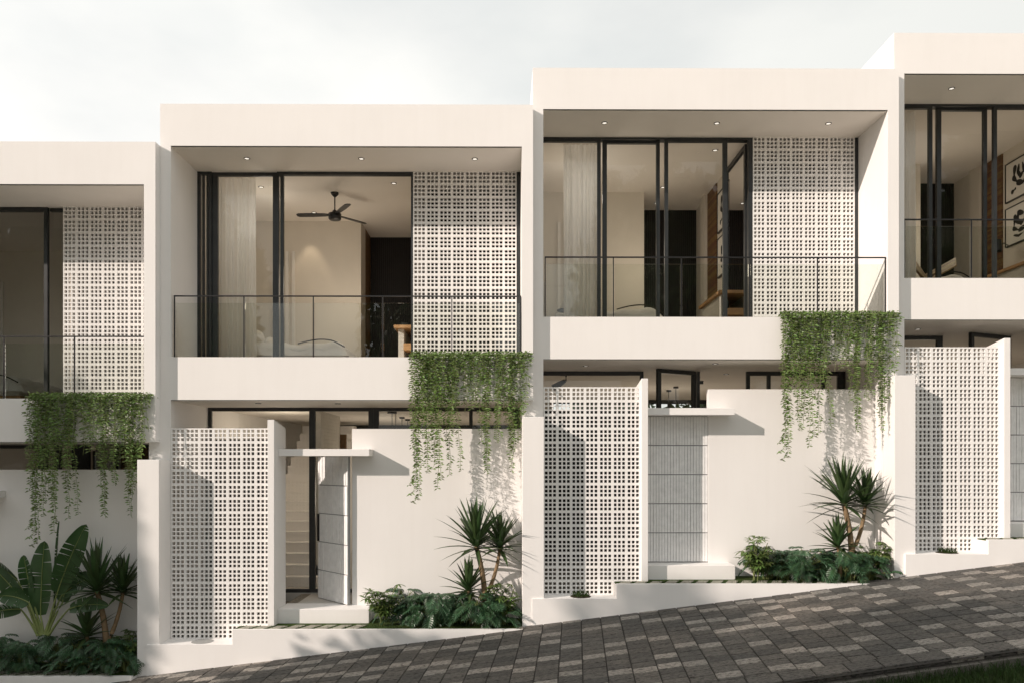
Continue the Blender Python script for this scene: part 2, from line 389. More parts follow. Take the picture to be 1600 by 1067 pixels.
def bed(label, seed):
    x0, x1, y0, y1, z = -4.9, -2.88, 2.0, 3.6, 1.61
    t = thing('bed', label, 'bed', ((x0 + x1) / 2, (y0 + y1) / 2, z), 'beds behind the upper balconies')
    MB().box(x0, x1, y0, y1, z, z + .26).build('bed_base', WOOD, t)
    MB().box(x0 + .02, x1 - .02, y0 + .02, y1 - .02, z + .26, z + .5).build('mattress', LINEN, t, bevel=.05)
    rnd = random.Random(seed); m = MB(); nx, ny = 26, 22; vs = []; fs = []
    for j in range(ny + 1):
        for i in range(nx + 1):
            u, v = i / nx, j / ny; x = x0 + .35 + (x1 + .05 - x0 - .35) * u; y = y0 - .05 + (y1 - y0 + .1) * v
            e = min(1, min(v, 1 - v) * 9, (1 - u) * 9); zz = z + .50 + .09 * math.sqrt(max(0, e)) * (1 + .25 * math.sin(u * 9 + v * 4)) + .03 * math.sin(u * 23 + v * 11) * math.sin(v * 17) - (1 - e) * .16
            vs.append((x, y, zz))
    for j in range(ny):
        for i in range(nx): a = j * (nx + 1) + i; fs.append((a, a + 1, a + nx + 2, a + nx + 1))
    m.add(vs, fs); m.build('duvet', LINEN, t, True)
    m = MB(); pts = []
    for k in range(15):
        u = k / 14; pts.append((-3.75 + .85 * u, 1.955 + .02 * math.sin(u * 7), z + .50 + .13 * math.sin(u * 2.4 + .4) - .2 * max(0, u - .75)))
    m.tube(pts, .012, 6); m.build('duvet_piping', CHAR, t, True)
    for yy in (2.4, 3.2):
        p = MB(); n = 12; vs = []; fs = []
        for j in range(9):
            for i in range(n):
                f = j / 8; a = 2 * math.pi * i / n; rr = math.sin(math.pi * min(max(f, .04), .96)) ** .4
                vs.append((x0 + .24 + .10 * rr * math.cos(a) + .06 * math.sin(a) , yy - .33 + .66 * f, z + .70 + .17 * rr * math.sin(a)))
        for j in range(8):
            for i in range(n): fs.append((j * n + i, j * n + (i + 1) % n, (j + 1) * n + (i + 1) % n, (j + 1) * n + i))
        fs += [tuple(range(n - 1, -1, -1)), tuple(range(8 * n, 9 * n))]
        p.add(vs, fs).build('pillow', LINEN, t, True)
    MB().box(-5.19, -5.05, y0 - .1, y1 + .1, z, z + 1.05).build('headboard', LINEN, t, bevel=.02)
    return t

def desk(label):
    t = thing('desk', label, 'desk', (-1.77, 2.3, 1.6), 'desks on the bedroom walls')
    MB().box(-1.96, -1.574, 1.6, 3.08, 2.385, 2.44).build('desk_top', WOOD, t, bevel=.004)
    MB().box(-1.90, -1.80, 1.75, 3.0, 1.60, 2.385).build('leg_panel', BRICK, t)
    MB().box(-1.79, -1.576, 1.62, 1.95, 2.0, 2.12).build('drawer', WOOD, t)
    return t

# ------------------------------------------------------------------ one house
HN = {-1: 'leftmost, mostly shaded', 0: 'open-door', 1: 'middle closed-door', 2: 'rightmost'}
HOUSE = {-1: 'leftmost house', 0: 'house with the open ribbed door', 1: 'house with the tilted dark casement', 2: 'rightmost house'}
def house(k):
    global OFF
    OFF = Vector((k * PER, k * SY, k * SZ)); H = HOUSE[k]
    lab = {-1: 'white flat-roofed townhouse at the left edge, its lower half in tree shade',
           0: 'white flat-roofed townhouse with a black ceiling fan behind the balcony and its ribbed door ajar',
           1: 'white flat-roofed townhouse with shut ribbed door and a tilted dark casement above it',
           2: 'highest white flat-roofed townhouse at the right edge, cut off by the picture'}[k]
    h = thing('townhouse', lab, 'house', (-2.46, 0, -2.7), 'stepped white townhouses in a row')
    # --- shell
    m = MB()
    m.box(XL, XR, 0, DEEP, ZO, ZT)                                    # roof slab and fascia
    m.box(XL, OL, 0, DEEP, ZB, ZO); m.box(OR, XR, 0, DEEP, ZB, ZO)    # upper side walls
    m.box(OL, OR, 0, .12, ZB, ZP)                                     # parapet
    m.box(OL, OR, .12, DEEP, ZB, 1.60)                                # floor slab
    m.box(-5.541, OL, 0, DEEP, -3.6, ZB)                              # party wall below
    m.box(OL, OR, DEEP - .2, DEEP, 1.60, ZO)                          # back wall upstairs
    m.build('wall', PLASTER, h)
    m = MB(); m.box(XL + .15, XR - .15, .25, DEEP - .2, ZT, ZT + .012); m.build('roof', CEIL, h)
    if k == 2:
        MB().box(OR + .003, 0.45, .02, DEEP, -3.6, ZB).build('end_wall', PLASTER, h)
    # ceilings and floors as thin linings
    MB().box(OL, OR, .012, .024, ZO - .007, ZO - .0005).build('groove_shade_strip', DARKF, h); MB().box(OL, OR, .012, .024, ZB - .007, ZB - .0005).build('groove_shade_strip', DARKF, h)  # dark strips drawn for the shade line of a drip groove
    MB().box(OL, OR, .03, DEEP - .2, ZO - .012, ZO - .001).build('upper_ceiling', CEIL, h)
    MB().box(OL, OR, .03, DEEP - .9, ZB - .012, ZB - .001).build('lower_ceiling', CEIL, h)
    MB().box(OL, OR, 1.16, DEEP - .2, 1.601, 1.612).build('upper_floor', FLOORW, h)
    MB().box(OL, OR, .121, 1.159, 1.601, 1.613).build('balcony_floor', PALESTONE, h)
    # interior partitions upstairs
    m = MB()
    m.box(OL + .001, -2.93, 3.70, 4.20, 1.612, ZO - .012)
    m.box(-1.57, -1.40, 1.12, 5.2, 1.612, ZO - .012)
    m.box(OL + .001, OL + .012, 1.12, 3.7, 1.612, ZO - .012)
    m.box(-1.66, -1.571, 3.78, 4.1, 1.612, ZO - .012)
    m.build('room_wall', INWALL, h)
    m = MB(); m.box(-2.93, -1.57, 4.82, 4.9, 1.612, ZO - .012)
    x = -2.92
    while x < -1.6: m.box(x, x + .028, 4.80, 4.82, 1.612, ZO - .03); x += .045
    m.build('dark_panelling', DARKWALL, h)
    m = MB(); z = 1.62
    while z < ZO - .04: m.box(-1.60, -1.571, 3.12, 3.78, z, z + .03); z += .037
    m.build('wood_cladding', SLATW, h)
    MB().box(-2.95, -2.93, 4.201, 4.80, 1.612, ZO - .012).build('wood_reveal', SLATW, h)
    m = MB(); m.box(-5.19, -2.931, 3.70 - .02, 3.6995, 1.612, 1.62)
    for i in range(4): m.box(-4.72 + i * .13, -4.66 + i * .13, 3.66, 3.699, 2.2, 4.3)
    m.build('wall_batten', LINEN, h)
    # --- upper screen
    key = 'us'
    if key not in CACHE: CACHE[key] = lattice(8, 15, -1.547, ZO - .002, 1.01, .05).mesh('upper_block_screen', BLOCK, False, Vector(h['base']))
    inst('upper_block_screen', CACHE[key], h)
    MB().box(-1.399, OR, 1.9, 1.96, 1.612, ZO - .012).build('upper_shade_backing', DARKWALL, h)  # near-black sheet added for the darkness behind the upper screen's holes
    MB().box(.208, OR - .001, 1.02, 1.08, 1.612, ZO - .012).build('screen_post', DARKF, h)
    # --- lower screen
    if 'ls' not in CACHE: CACHE['ls'] = lattice(7, 15, OL + .004, .545, 0.0, .045).mesh('lower_block_screen', BLOCK, False, Vector(h['base']))
    inst('lower_block_screen', CACHE['ls'], h)
    # fin wall
    m = MB(); m.prismx([(-.11, -2.6), (.52, -2.6), (.52, .57), (-.11, .672)], -3.663, -3.56); m.build('fin_wall', PLASTER, h, bevel=.004)
    # entrance canopy, porch, front wall
    MB().box(-3.56, -2.13, .11, .446, .113, .2235).build('entrance_canopy', PLASTER, h, bevel=.004)
    # porch: step with a slab top
    MB().box(-3.56, -2.13, .085, .60, -2.7, -2.29).build('porch_step', PLASTER, h, bevel=.006)
    m = MB(); m.box(-3.56, OR, .6, 1.5, -3.4, -2.292); m.box(OL, -3.56, .12, 1.5, -3.4, -2.42); m.build('forecourt_floor', PEBB, h)
    m = MB(); m.box(-3.38, -2.30, .601, 1.49, -2.292, -2.284); m.build('path_slab', STONE, h)
    m = MB(); m.box(-2.468, .2735, .446, .55, -3.2, .556); m.build('front_wall', PLASTER, h, bevel=.003)
    # back and floor of the lower storey
    MB().box(OL, OR, 1.5, DEEP, -3.4, -2.27).build('lower_floor', STONE, h)
    # --- entry door
    MB().box(OL + .001, -3.87 if k < 1 else -2.55, 1.42, 1.46, -2.42, .42 if k < 1 else .29).build('lower_shade_backing', DARKWALL, h)  # near-black sheet added to darken the view through the lower screen's holes
    hz0, hz1 = -2.28, .112
    def door(parent, P, ang):
        """ribbed door leaf; P = hinge corner, leaf runs towards -x, turned by ang"""
        W_ = 1.085 if ang == 0 else .93
        M = Matrix.Translation(P) @ Matrix.Rotation(ang, 4, 'Z')
        def bx(mb, x0, x1, y0, y1, z0, z1):
            t = MB().box(x0, x1, y0, y1, z0, z1); mb.add([M @ Vector(v) for v in t.v], t.f)
        d = MB(); bx(d, -W_, 0, .022, .06, hz0, hz1)
        o = d.build('door', DOORBACK, parent)
        s = MB(); n = int(round(W_ / .0472)); pit = W_ / n; rows = 5; hh = (hz1 - hz0) / rows; rnd = random.Random(4)
        for r in range(rows):
            for i in range(n):
                yy = rnd.choice((0, .004, .008)); bx(s, -W_ + i * pit + .0035, -W_ + (i + 1) * pit - .0035, yy, .0215, hz0 + r * hh + .008, hz0 + (r + 1) * hh - .008)
        s.build('ribbed_panel', DOORW, o)
        g = MB(); z0 = hz0 + 2 * hh; bx(g, -W_ - .002, -W_ + .055, -.012, .0, z0 + .01, z0 + hh - .01); g.build('handle', BLACKM, o)
        return o
    if k == 0: door(h, Vector((-2.53, .36, 0)), R(-47))
    else: door(h, Vector((-2.4715, .455, 0)), 0)
    # --- glazing upstairs (y = 1.05 plane)
    y = 1.03; zt = ZO - .012; z0 = 1.612
    if k == 0:
        window(h, OL, -4.96, z0, zt, y, .05, [(-5.12, -5.085), (-5.05, -5.02)], pane=False)
        window(h, -4.96, -3.86, z0, zt, y + .035, .06, [], .05, jl=.09, jr=.075)
        window(h, -3.855, -3.745, z0, zt, y, .03, [(-3.80, -3.765)], pane=False, head=.07)
        m = MB(); m.box(-3.745, -1.547, y, y + .08, zt - .05, zt); m.box(-1.585, -1.55, y, y + .08, z0, zt - .05); m.build('head_track', DARKF, h)
    elif k == 1:
        window(h, OL, -4.16, z0, zt, y, .06, [], jl=.035, jr=.06, head=.07)
        window(h, -4.12, -3.13, z0, zt, y + .07, .06, [], jl=.075, jr=.06, head=.07)
        window(h, -3.06, -1.98, z0, zt, y, .06, [], jl=.06, jr=.075, head=.07)
        m = MB(); m.box(OL, -1.55, y - .01, y + .13, zt - .035, zt + .001); m.box(-1.62, -1.552, y - .01, y + .09, z0, zt - .035); m.build('head_track', DARKF, h)
        # a leaf standing open into the room
        m = MB(); xa, xb = -1.645, -1.60
        m.box(xa, xb, 1.14, 2.35, zt - .14, zt - .06); m.box(xa, xb, 1.14, 2.35, z0, z0 + .08); m.box(xa, xb, 1.14, 1.22, z0 + .08, zt - .14); m.box(xa, xb, 2.27, 2.35, z0 + .08, zt - .14)
        o = m.build('open_window_leaf', DARKF, h); MB().add([(-1.62, 1.22, z0), (-1.62, 2.27, z0), (-1.62, 2.27, zt - .14), (-1.62, 1.22, zt - .14)], [(0, 1, 2, 3)]).build('pane', GLASS, o)
    elif k == 2:
        window(h, OL, -4.17, z0, zt, y, .06, [], jl=.0, jr=.06, head=.07)
        window(h, -4.05, -3.17, z0, zt, y + .07, .06, [], jl=.075, jr=.06, head=.07)
        window(h, -3.10, -2.02, z0, zt, y, .06, [], jl=.06, jr=.075, head=.07)
        m = MB(); m.box(OL, -1.55, y - .01, y + .13, zt - .035, zt + .001); m.build('head_track', DARKF, h)
    else:
        window(h, OL, -1.82, z0, zt, y, .06, [(-4.0, -3.93), (-3.0, -2.93)], jr=.06, head=.07)
        window(h, -1.815, -1.55, z0, zt, y + .06, .02, [], jl=.0, jr=.01, head=.05)
    # --- glazing downstairs (y = 1.5)
    y = 1.5; zt = ZB - .013; z0 = -2.27
    if k == 0:
        window(h, OL, -3.38, z0, zt, y, .06, [], jl=.055, jr=.05)
        window(h, -3.379, -2.30, z0, zt, y, .06, [], jl=.055, jr=.09)
        window(h, -2.299, OR, z0, zt, y, .06, [(-.62, -.56)], jl=.09, jr=.12)
    elif k == 1:
        window(h, OL, -3.34, z0, zt, y, .07, [], jl=0, jr=.06)
        window(h, -1.50, .30 - .04, z0, zt, y, .07, [(-1.13, -1.07), (-.15, -.08)], jl=.06, jr=.13)
        m = MB()
        P = Vector((-2.42, 1.5, 0)); M = Matrix.Translation(P) @ Matrix.Rotation(R(28), 4, 'Z')
        def bx(mb, x0, x1, y0, y1, a, b):
            t = MB().box(x0, x1, y0, y1, a, b); mb.add([M @ Vector(v) for v in t.v], t.f)
        bx(m, -.86, 0, -.03, .03, zt - .07, zt - .004); bx(m, -.86, -.79, -.03, .03, z0, zt - .07); bx(m, -.07, 0, -.03, .03, z0, zt - .07)
        o = m.build('open_casement', DARKF, h)
        p = MB(); p.add([M @ Vector(v) for v in ((-.79, 0, z0), (-.07, 0, z0), (-.07, 0, zt - .07), (-.79, 0, zt - .07))], [(0, 1, 2, 3)]); p.build('pane', GLASS, o)
        m = MB(); m.box(-2.385, -2.335, 1.5, 1.57, z0, zt); m.box(-2.335, -2.27, 1.52, 1.55, zt - .22, zt - .17); m.build('casement_post', DARKF, h)
    elif k == 2:
        window(h, OL, -3.72, z0, zt, y, .07, [], jl=0, jr=.10)
        m = MB(); P = Vector((-2.56, 1.5, 0)); M = Matrix.Translation(P) @ Matrix.Rotation(R(24), 4, 'Z')
        def bx(mb, x0, x1, y0, y1, a, b):
            t = MB().box(x0, x1, y0, y1, a, b); mb.add([M @ Vector(v) for v in t.v], t.f)
        bx(m, -1.0, 0, -.03, .03, zt - .07, zt - .004); bx(m, -1.0, -.93, -.03, .03, z0, zt - .07); bx(m, -.07, 0, -.03, .03, z0, zt - .07)
        o = m.build('open_casement', DARKF, h)
        p = MB(); p.add([M @ Vector(v) for v in ((-.93, 0, z0), (-.07, 0, z0), (-.07, 0, zt - .07), (-.93, 0, zt - .07))], [(0, 1, 2, 3)]); p.build('pane', GLASS, o)
        MB().box(-2.53, -2.48, 1.5, 1.57, z0, zt).build('casement_post', DARKF, h)
        window(h, -1.50, OR - .04, z0, zt, y, .07, [(-.9, -.84)], jl=.06, jr=.1)
    else:
        window(h, OL, -2.2, z0, zt, y, .06, [(-3.4, -3.33)])
        window(h, -.95, OR, z0, zt, y, .05, [(.0, .05)], jl=.05, jr=.05)
        m = MB(); m.box(-2.2, -2.13, y, y + .1, z0, zt); m.box(-1.68, -1.40, y, y + .1, z0, zt); m.box(-1.99, -1.90, y, y + .1, z0, zt); m.build('window_mullion', DARKF, h)
        MB().box(-.95, -.48, 1.75, 1.8, z0, zt).build('timber_panel', SLATW, h)
        MB().box(-1.40, -.96, 1.75, 1.8, z0, zt).build('inner_wall_panel', BRICK, h)
    # --- interior downstairs
    m = MB(); m.box(OL, OR, DEEP - .9, DEEP - .8, -2.27, .55); m.box(OL, -4.6, DEEP - .9, DEEP - .8, .55, ZB)
    m.build('rear_wall', INWALL, h)
    window(h, -4.6, OR, .40, zt, DEEP - .95, .05, [(-3.2, -3.13), (-1.6, -1.53), (-.3, -.24)], depth=.05, head=.10, name='rear_window')
    if k == 0:
        m = MB(); m.box(-3.52, -3.42, 2.35, 4.0, -2.27, ZB - .012); m.build('brick_partition', BRICK, h)
        m = MB(); m.box(-3.5, -3.3, 4.0, 4.08, -2.27, .6); m.build('door_frame', SLATW, h)
        m = MB(); m.box(-3.20, -3.02, 4.3, 4.36, -2.27, .55); m.build('inner_door', PLASTER, h)
        s = MB(); yy = 2.5; z = -2.27
        for i in range(17):
            z1 = z + .185 * (i + 1); w = -2.95 if i < 3 else -3.53
            s.box(-4.75, w, 2.1 + i * .25, 2.1 + (i + 1) * .25 + .002, -2.27, z1 if i < 30 else z1)
            if 2.1 + i * .25 > 6.2: break
        s.build('staircase', PLASTER, h)
        MB().box(-2.15, -2.05, 2.3, 2.34, -2.27, -2.2).build('threshold', STONE, h)
    # --- railing
    t = MB(); t.box(-5.175, .262, .045, .075, 2.60, 2.618)
    r = t.build('railing', BLACKM, h)
    for i in range(6):
        xx = -5.168 + i * 1.0855; MB().box(xx - .008, xx + .008, .052, .068, ZP, 2.60).build('post', BLACKM, r)
    for i in range(5):
        xx = -5.168 + i * 1.0855; MB().box(xx + .02, xx + 1.0655, .055, .065, ZP + .004, 2.50).build('glass_pane', RGLASS, r)
    # --- lights
    g = 'small recessed ceiling lights'
    pos = ['left', 'middle', 'right']
    for i, xx in enumerate((-4.17, -2.32, -.48)):
        if k == -1 : continue
        if k == 2 and i > 0: continue
        downlight(xx, .46, ZO - .013, f'{pos[i]} round downlight over the balcony of the {H}' if k < 2 else 'round downlight in the balcony ceiling at the far right', g)
    ups = {0: [(-1.95, 1.55), (-1.78, 3.3), (-1.72, 4.25), (-3.75, 3.15), (-4.35, 1.75)], 1: [(-2.05, 1.55), (-2.6, 3.4), (-2.55, 4.35)], 2: [(-3.7, 3.3)], -1: []}[k]
    pn = ['nearest the screen', 'halfway in', 'farthest back', 'beside the fan blade', 'above the curtain']
    for i, (xx, yy) in enumerate(ups): downlight(xx, yy, ZO - .013, f'bedroom downlight {pn[i]} in the {H}', g)
    dn = {0: [(-4.0, .5), (-2.72, .55)], 1: [(-4.45, .75), (-3.35, 1.75), (-2.35, .45), (-1.75, 1.9), (-1.9, 3.1), (-3.0, 3.3)], 2: [(-4.55, .8)], -1: []}[k]
    dp = {0: ['above the block screen top', 'above the open entrance door'],
          1: ['above the lower block screen', 'left of the tilted casement', 'above the tilted casement', 'right of the tilted casement', 'deeper in, over the closed door', 'seen through the tilted casement'], 2: ['above the lower block screen']}.get(k)
    for i, (xx, yy) in enumerate(dn): downlight(xx, yy, ZB - .013, f'small downlight {dp[i]} of the {H}', g)
    # warm points added to fill the rooms, on top of the lit downlights
    def lamp(x, y, z, p, size=.4, col=(1, .86, .68)):
        ld = bpy.data.lights.new('room_fill', 'POINT'); ld.energy = p; ld.color = col; ld.shadow_soft_size = size
        o = bpy.data.objects.new('room_fill', ld); COL.objects.link(o); o.location = OFF + Vector((x, y, z))
    lamp(-3.0, 2.7, 3.3, FILL_UP[k]); lamp(-2.3, 4.6, -.7, FILL_DN[k])  # mid-room fill, added even in the house without downlights
    if k in (0, 1): lamp(-4.35, 2.0, 4.2, 7, .1, (1, .92, .8))  # added to brighten the curtains; only the open-door house has a downlight there
    if k == 0: lamp(-4.15, 2.6, .3, 16, .2)  # added to brighten the stairwell, no fitting hangs here
    if k == 0:
        ld = bpy.data.lights.new('spot_lamp', 'SPOT'); ld.energy = 16; ld.color = (1, .80, .55); ld.spot_size = R(55); ld.spot_blend = .6; ld.shadow_soft_size = .03
        o = bpy.data.objects.new('spot_lamp', ld); COL.objects.link(o); o.location = OFF + Vector((-3.95, 3.40, ZO - .05)); o.rotation_euler = (R(8), 0, 0)
    # --- movable things upstairs
    if k in (-1, 0, 1, 2):
        bed({-1: 'bed with dark piping on its pale duvet behind the leftmost balcony', 0: 'bed with creased white duvet and dark piping below the ceiling fan',
             1: 'low white bed behind the sliding glass of the middle right balcony', 2: 'white bed low behind the wooden lounge chair on the right'}[k], 3 + k)
    cx = {0: (-4.98, -4.30), 1: (-4.78, -4.17), 2: (-4.78, -4.32)}.get(k)
    if cx: curtain(cx[0], cx[1], 1.32, 1.615, ZO - .015, {0: 'gathered sheer white curtain beside the stacked dark sliding frames, left of the ceiling fan', 1: 'sheer white curtain behind the left pane of the middle right balcony', 2: 'narrow cream curtain at the far left of the rightmost balcony glass'}[k], 7 + k, 'sheer curtains in the bedrooms')
    if k == 0: fan(-3.10, 2.05, ZO - .013, 'black three-bladed ceiling fan hanging in the bedroom')
    if k in (0, 1, 2):
        desk({0: 'oak topped desk just left of the upper block screen', 1: 'long oak wall desk below the two abstract pictures in the middle right bedroom', 2: 'wall desk with woven leg panel at the right picture edge'}[k])
    if k in (1, 2):
        hn = {1: 'seen edge-on through the middle right balcony', 2: 'facing the right picture edge'}[k]
        art(-1.571, 2.15, 2.98, 3.87, 4.61, 0, f'upper abstract black and white picture {hn}'); art(-1.571, 2.15, 2.98, 2.99, 3.72, 1, f'lower abstract black and white picture {hn}')
    if k in (0, 1):
        t = thing('side_table', 'tiny black pedestal table behind the curtain of the ' + H, 'table', (-4.72, 1.62, 1.612), 'black pedestal tables')
        MB().tube([(-4.72, 1.62, 2.06), (-4.72, 1.62, 2.085)], .15, 20).build('table_top', BLACKM, t); MB().tube([(-4.72, 1.62, 1.62), (-4.72, 1.62, 2.06)], .018, 8).build('leg', BLACKM, t)
        MB().tube([(-4.72, 1.62, 1.612), (-4.72, 1.62, 1.63)], .11, 16).build('foot', BLACKM, t)
    # --- downstairs things
    if k in (0, 1):
        xs = ((-2.12, 2.5), (-2.16, 4.2), (-2.14, 5.0))
        for i, (xx, yy) in enumerate(xs):
            if k == 1 and i == 0: continue
            t = thing('pendant_light', {0: ['nearest black double-stemmed pendant light left of the ivy', 'slim black pendant light between two others, open-door house', 'black dome pendant light touching the ivy, open-door house'],
                1: ['', 'black pendant light at right inside the tilted casement', 'black pendant light at left inside the tilted casement']}[k][i], 'pendant light', (xx, yy, ZB - .012), 'black pendant lights downstairs')
            m = MB(); m.tube([(xx, yy, ZB - .013), (xx, yy, ZB - .05)], .09 if i == 0 and k == 0 else .055, 16); m.build('ceiling_rose', BLACKM, t)
            m = MB(); m.tube([(xx, yy, ZB - .05), (xx, yy, ZB - 1.2)], .007, 6)
            if i == 0: m.tube([(xx + .07, yy, ZB - .05), (xx + .07, yy, ZB - 1.1)], .007, 6)
            m.build('cord', BLACKM, t)
            zz = ZB - (.36 if i == 2 and k == 0 else 1.2); m = MB(); m.tube([(xx, yy, zz + .12), (xx, yy, zz + .08), (xx, yy, zz)], [.02, .05, .12], 14, False); m.build('shade', BLACKM, t, True)
    if k == 1:
        t = thing('track_spotlight', 'black swivel spotlight on the ceiling behind the lower block screen', 'spotlight', (-4.68, 2.0, ZB - .012))
        MB().box(-4.78, -4.62, 1.96, 2.04, ZB - .032, ZB - .012).build('mount', BLACKM, t)
        MB().tube([(-4.68, 2, ZB - .03), (-4.68, 2, ZB - .12), (-4.74, 2, ZB - .15)], .02, 8).build('arm', BLACKM, t, True)
        MB().tube([(-4.70, 2, ZB - .13), (-4.80, 1.98, ZB - .19), (-4.92, 1.96, ZB - .26)], [.035, .055, .06], 14).build('lamp_head', BLACKM, t, True)
    if k == 2:
        t = thing('lounge_chair', 'slatted wooden lounge chair behind the glass of the rightmost bedroom', 'chair', (-4.1, 1.7, 1.612))
        def plank(a, b, w, th, n, nm):
            a, b = Vector(a), Vector(b); d = (b - a); side = Vector((.42, .75, .48)).normalized(); up = d.cross(side).normalized(); m = MB()
            for i in range(n):
                c = (a + b) / 2 + side * ((i + .5) / n - .5) * w; m.obox(c, d / 2, side * (w / n * .40), up * th)
            m.build(nm, CHAIRW, t)
        plank((-4.36, 1.7, 2.66), (-3.92, 1.7, 2.02), .5, .012, 6, 'backrest'); plank((-3.96, 1.7, 2.03), (-3.36, 1.7, 2.36), .5, .012, 6, 'seat')
        for yy in (1.44, 1.96):
            MB().tube([(-4.5, yy, 1.612), (-3.8, yy, 2.15)], .018, 6).build('leg', SLATW, t); MB().tube([(-3.75, yy, 1.612), (-4.3, yy, 2.2)], .018, 6).build('leg', SLATW, t)
        t = thing('wall_lamp', 'black swing-arm wall lamp above the wall desk, far right', 'lamp', (-1.58, 2.9, 2.95))
        MB().tube([(-1.58, 2.9, 2.98), (-1.8, 2.75, 3.0), (-2.0, 2.6, 2.92)], .010, 6).build('arm', BLACKM, t, True)
        MB().tube([(-2.0, 2.6, 3.02), (-2.02, 2.6, 2.92), (-2.04, 2.6, 2.80)], [.05, .07, .09], 12, False).build('shade', BLACKM, t, True)

# ------------------------------------------------------------------ plants
def bezier(a, b, c, n):
    return [a * (1 - t) ** 2 + b * 2 * t * (1 - t) + c * t * t for t in [i / n for i in range(n + 1)]]

STR = [  # x px of the strand in the open-door house, bottom px, density
 (643, 640, .7), (646, 600, .6), (650, 700, 1), (653, 762, 1), (657, 745, .9), (661, 772, 1), (664, 720, .9), (668, 680, 1), (671, 735, .6), (674, 740, 1), (678, 748, .9), (683, 764, .9),
 (686, 660, .8), (690, 625, .8), (693, 645, .7), (697, 690, .9), (700, 660, .7), (705, 742, 1), (709, 738, .9), (713, 680, .8), (717, 640, .7), (722, 632, .8), (727, 645, .8), (731, 600, .6), (736, 640, .8), (741, 636, .7),
 (746, 600, .5), (754, 690, .9), (757, 742, .9), (761, 738, 1), (766, 650, .8), (772, 610, .5), (776, 640, .7), (780, 690, 1), (784, 685, 1), (788, 660, .9), (793, 692, 1), (797, 680, .9), (802, 742, 1), (806, 736, .9), (811, 690, .9), (815, 650, .8), (819, 668, .7), (823, 610, .5)]
def vinemesh():
    rnd = random.Random(11); lf = MB(); st = MB()
    def leaf(p, d, s, droop):
        d = Vector(d).normalized(); side = d.cross(Vector((rnd.gauss(0, .5), -1 + rnd.gauss(0, .35), rnd.uniform(0, 1.1)))).normalized(); up = side.cross(d)
        a = p; b = p + d * s * .5 - Vector((0, 0, droop * s * .3)); c = p + d * s - Vector((0, 0, droop * s))
        lf.add([a, b - side * s * .19 + up * s * .06, b + side * s * .19 + up * s * .06, b - up * .0, c], [(0, 1, 3), (0, 3, 2), (1, 4, 3), (3, 4, 2)])
    def xz(px, py, y=-.08):
        d = 12 + y; return (px - 795.07) * d / 1200 + .068, (723.17 - py) * d / 1200
    for px, pb, dens in STR:
        for rep in range(2 if dens > .75 else 1):
            x0, zb = xz(px + (rnd.uniform(-5, 5) if rep else 0), pb - (rnd.uniform(20, 110) if rep else 0)); y = -.05 - rnd.random() * .09; z = ZP + .03; x = x0
            pts = []; fr = 1 if rnd.random() > .2 else .8
            while z > zb: pts.append(Vector((x, y, z))); z -= .030; x += rnd.gauss(0, .007); y = min(-.03, max(-.19, y + rnd.gauss(0, .004)))
            if pb > 740 and px < 670 and rep == 0:
                for q in range(6): pts.append(pts[-1] + Vector((-.02 * q / 3, 0, -.022)))
            if len(pts) < 3: continue
            st.tube(pts[::3] + [pts[-1]], .0028, 4, False)
            bare = rnd.random() < .14
            for i, p in enumerate(pts):
                if bare and i > len(pts) * .8: break
                if rnd.random() > dens * .93: continue
                for sgn in (-1, 1):
                    if rnd.random() < .12: continue
                    a = rnd.uniform(-.9, .9); leaf(p, (sgn * math.cos(a), -abs(math.sin(a)) * .9 - .1, rnd.uniform(-.1, .5)), rnd.uniform(.045, .085) * (1 if i < len(pts) - 6 else .9), rnd.uniform(.1, .7))
    for q in range(32):
        px = 643 + 182 * rnd.random(); 
        if 715 < px < 748 and rnd.random() < .55: continue
        if 764 < px < 776 and rnd.random() < .6: continue
        x, zb = xz(px, 572 + 75 * rnd.random() ** 1.2); y = -.04 - rnd.random() * .1; z = ZP + .03; pts = []
        while z > zb: pts.append(Vector((x, y, z))); z -= .03; x += rnd.gauss(0, .006)
        st.tube(pts[::3] + [pts[-1]], .0022, 3, False)
        for p in pts:
            for sgn in (-1, 1):
                if rnd.random() < .4: continue
                a = rnd.uniform(-.9, .9); leaf(p, (sgn * math.cos(a), -abs(math.sin(a)) * .9 - .1, rnd.uniform(-.2, .5)), rnd.uniform(.04, .075), rnd.uniform(.1, .7))
    # mat on top of the parapet
    for i in range(1500):
        x = rnd.uniform(-1.46, .42); y = rnd.gauss(-.05, .05); y = max(-.2, min(.11, y)); z = ZP + rnd.uniform(0.0, .085) - max(0, -y - .06) * 1.1
        a = rnd.uniform(0, 6.28); leaf(Vector((x, y, z)), (math.cos(a), math.sin(a) - .3, rnd.uniform(-.3, .9)), rnd.uniform(.04, .065), rnd.uniform(0, .5))
    return lf, st

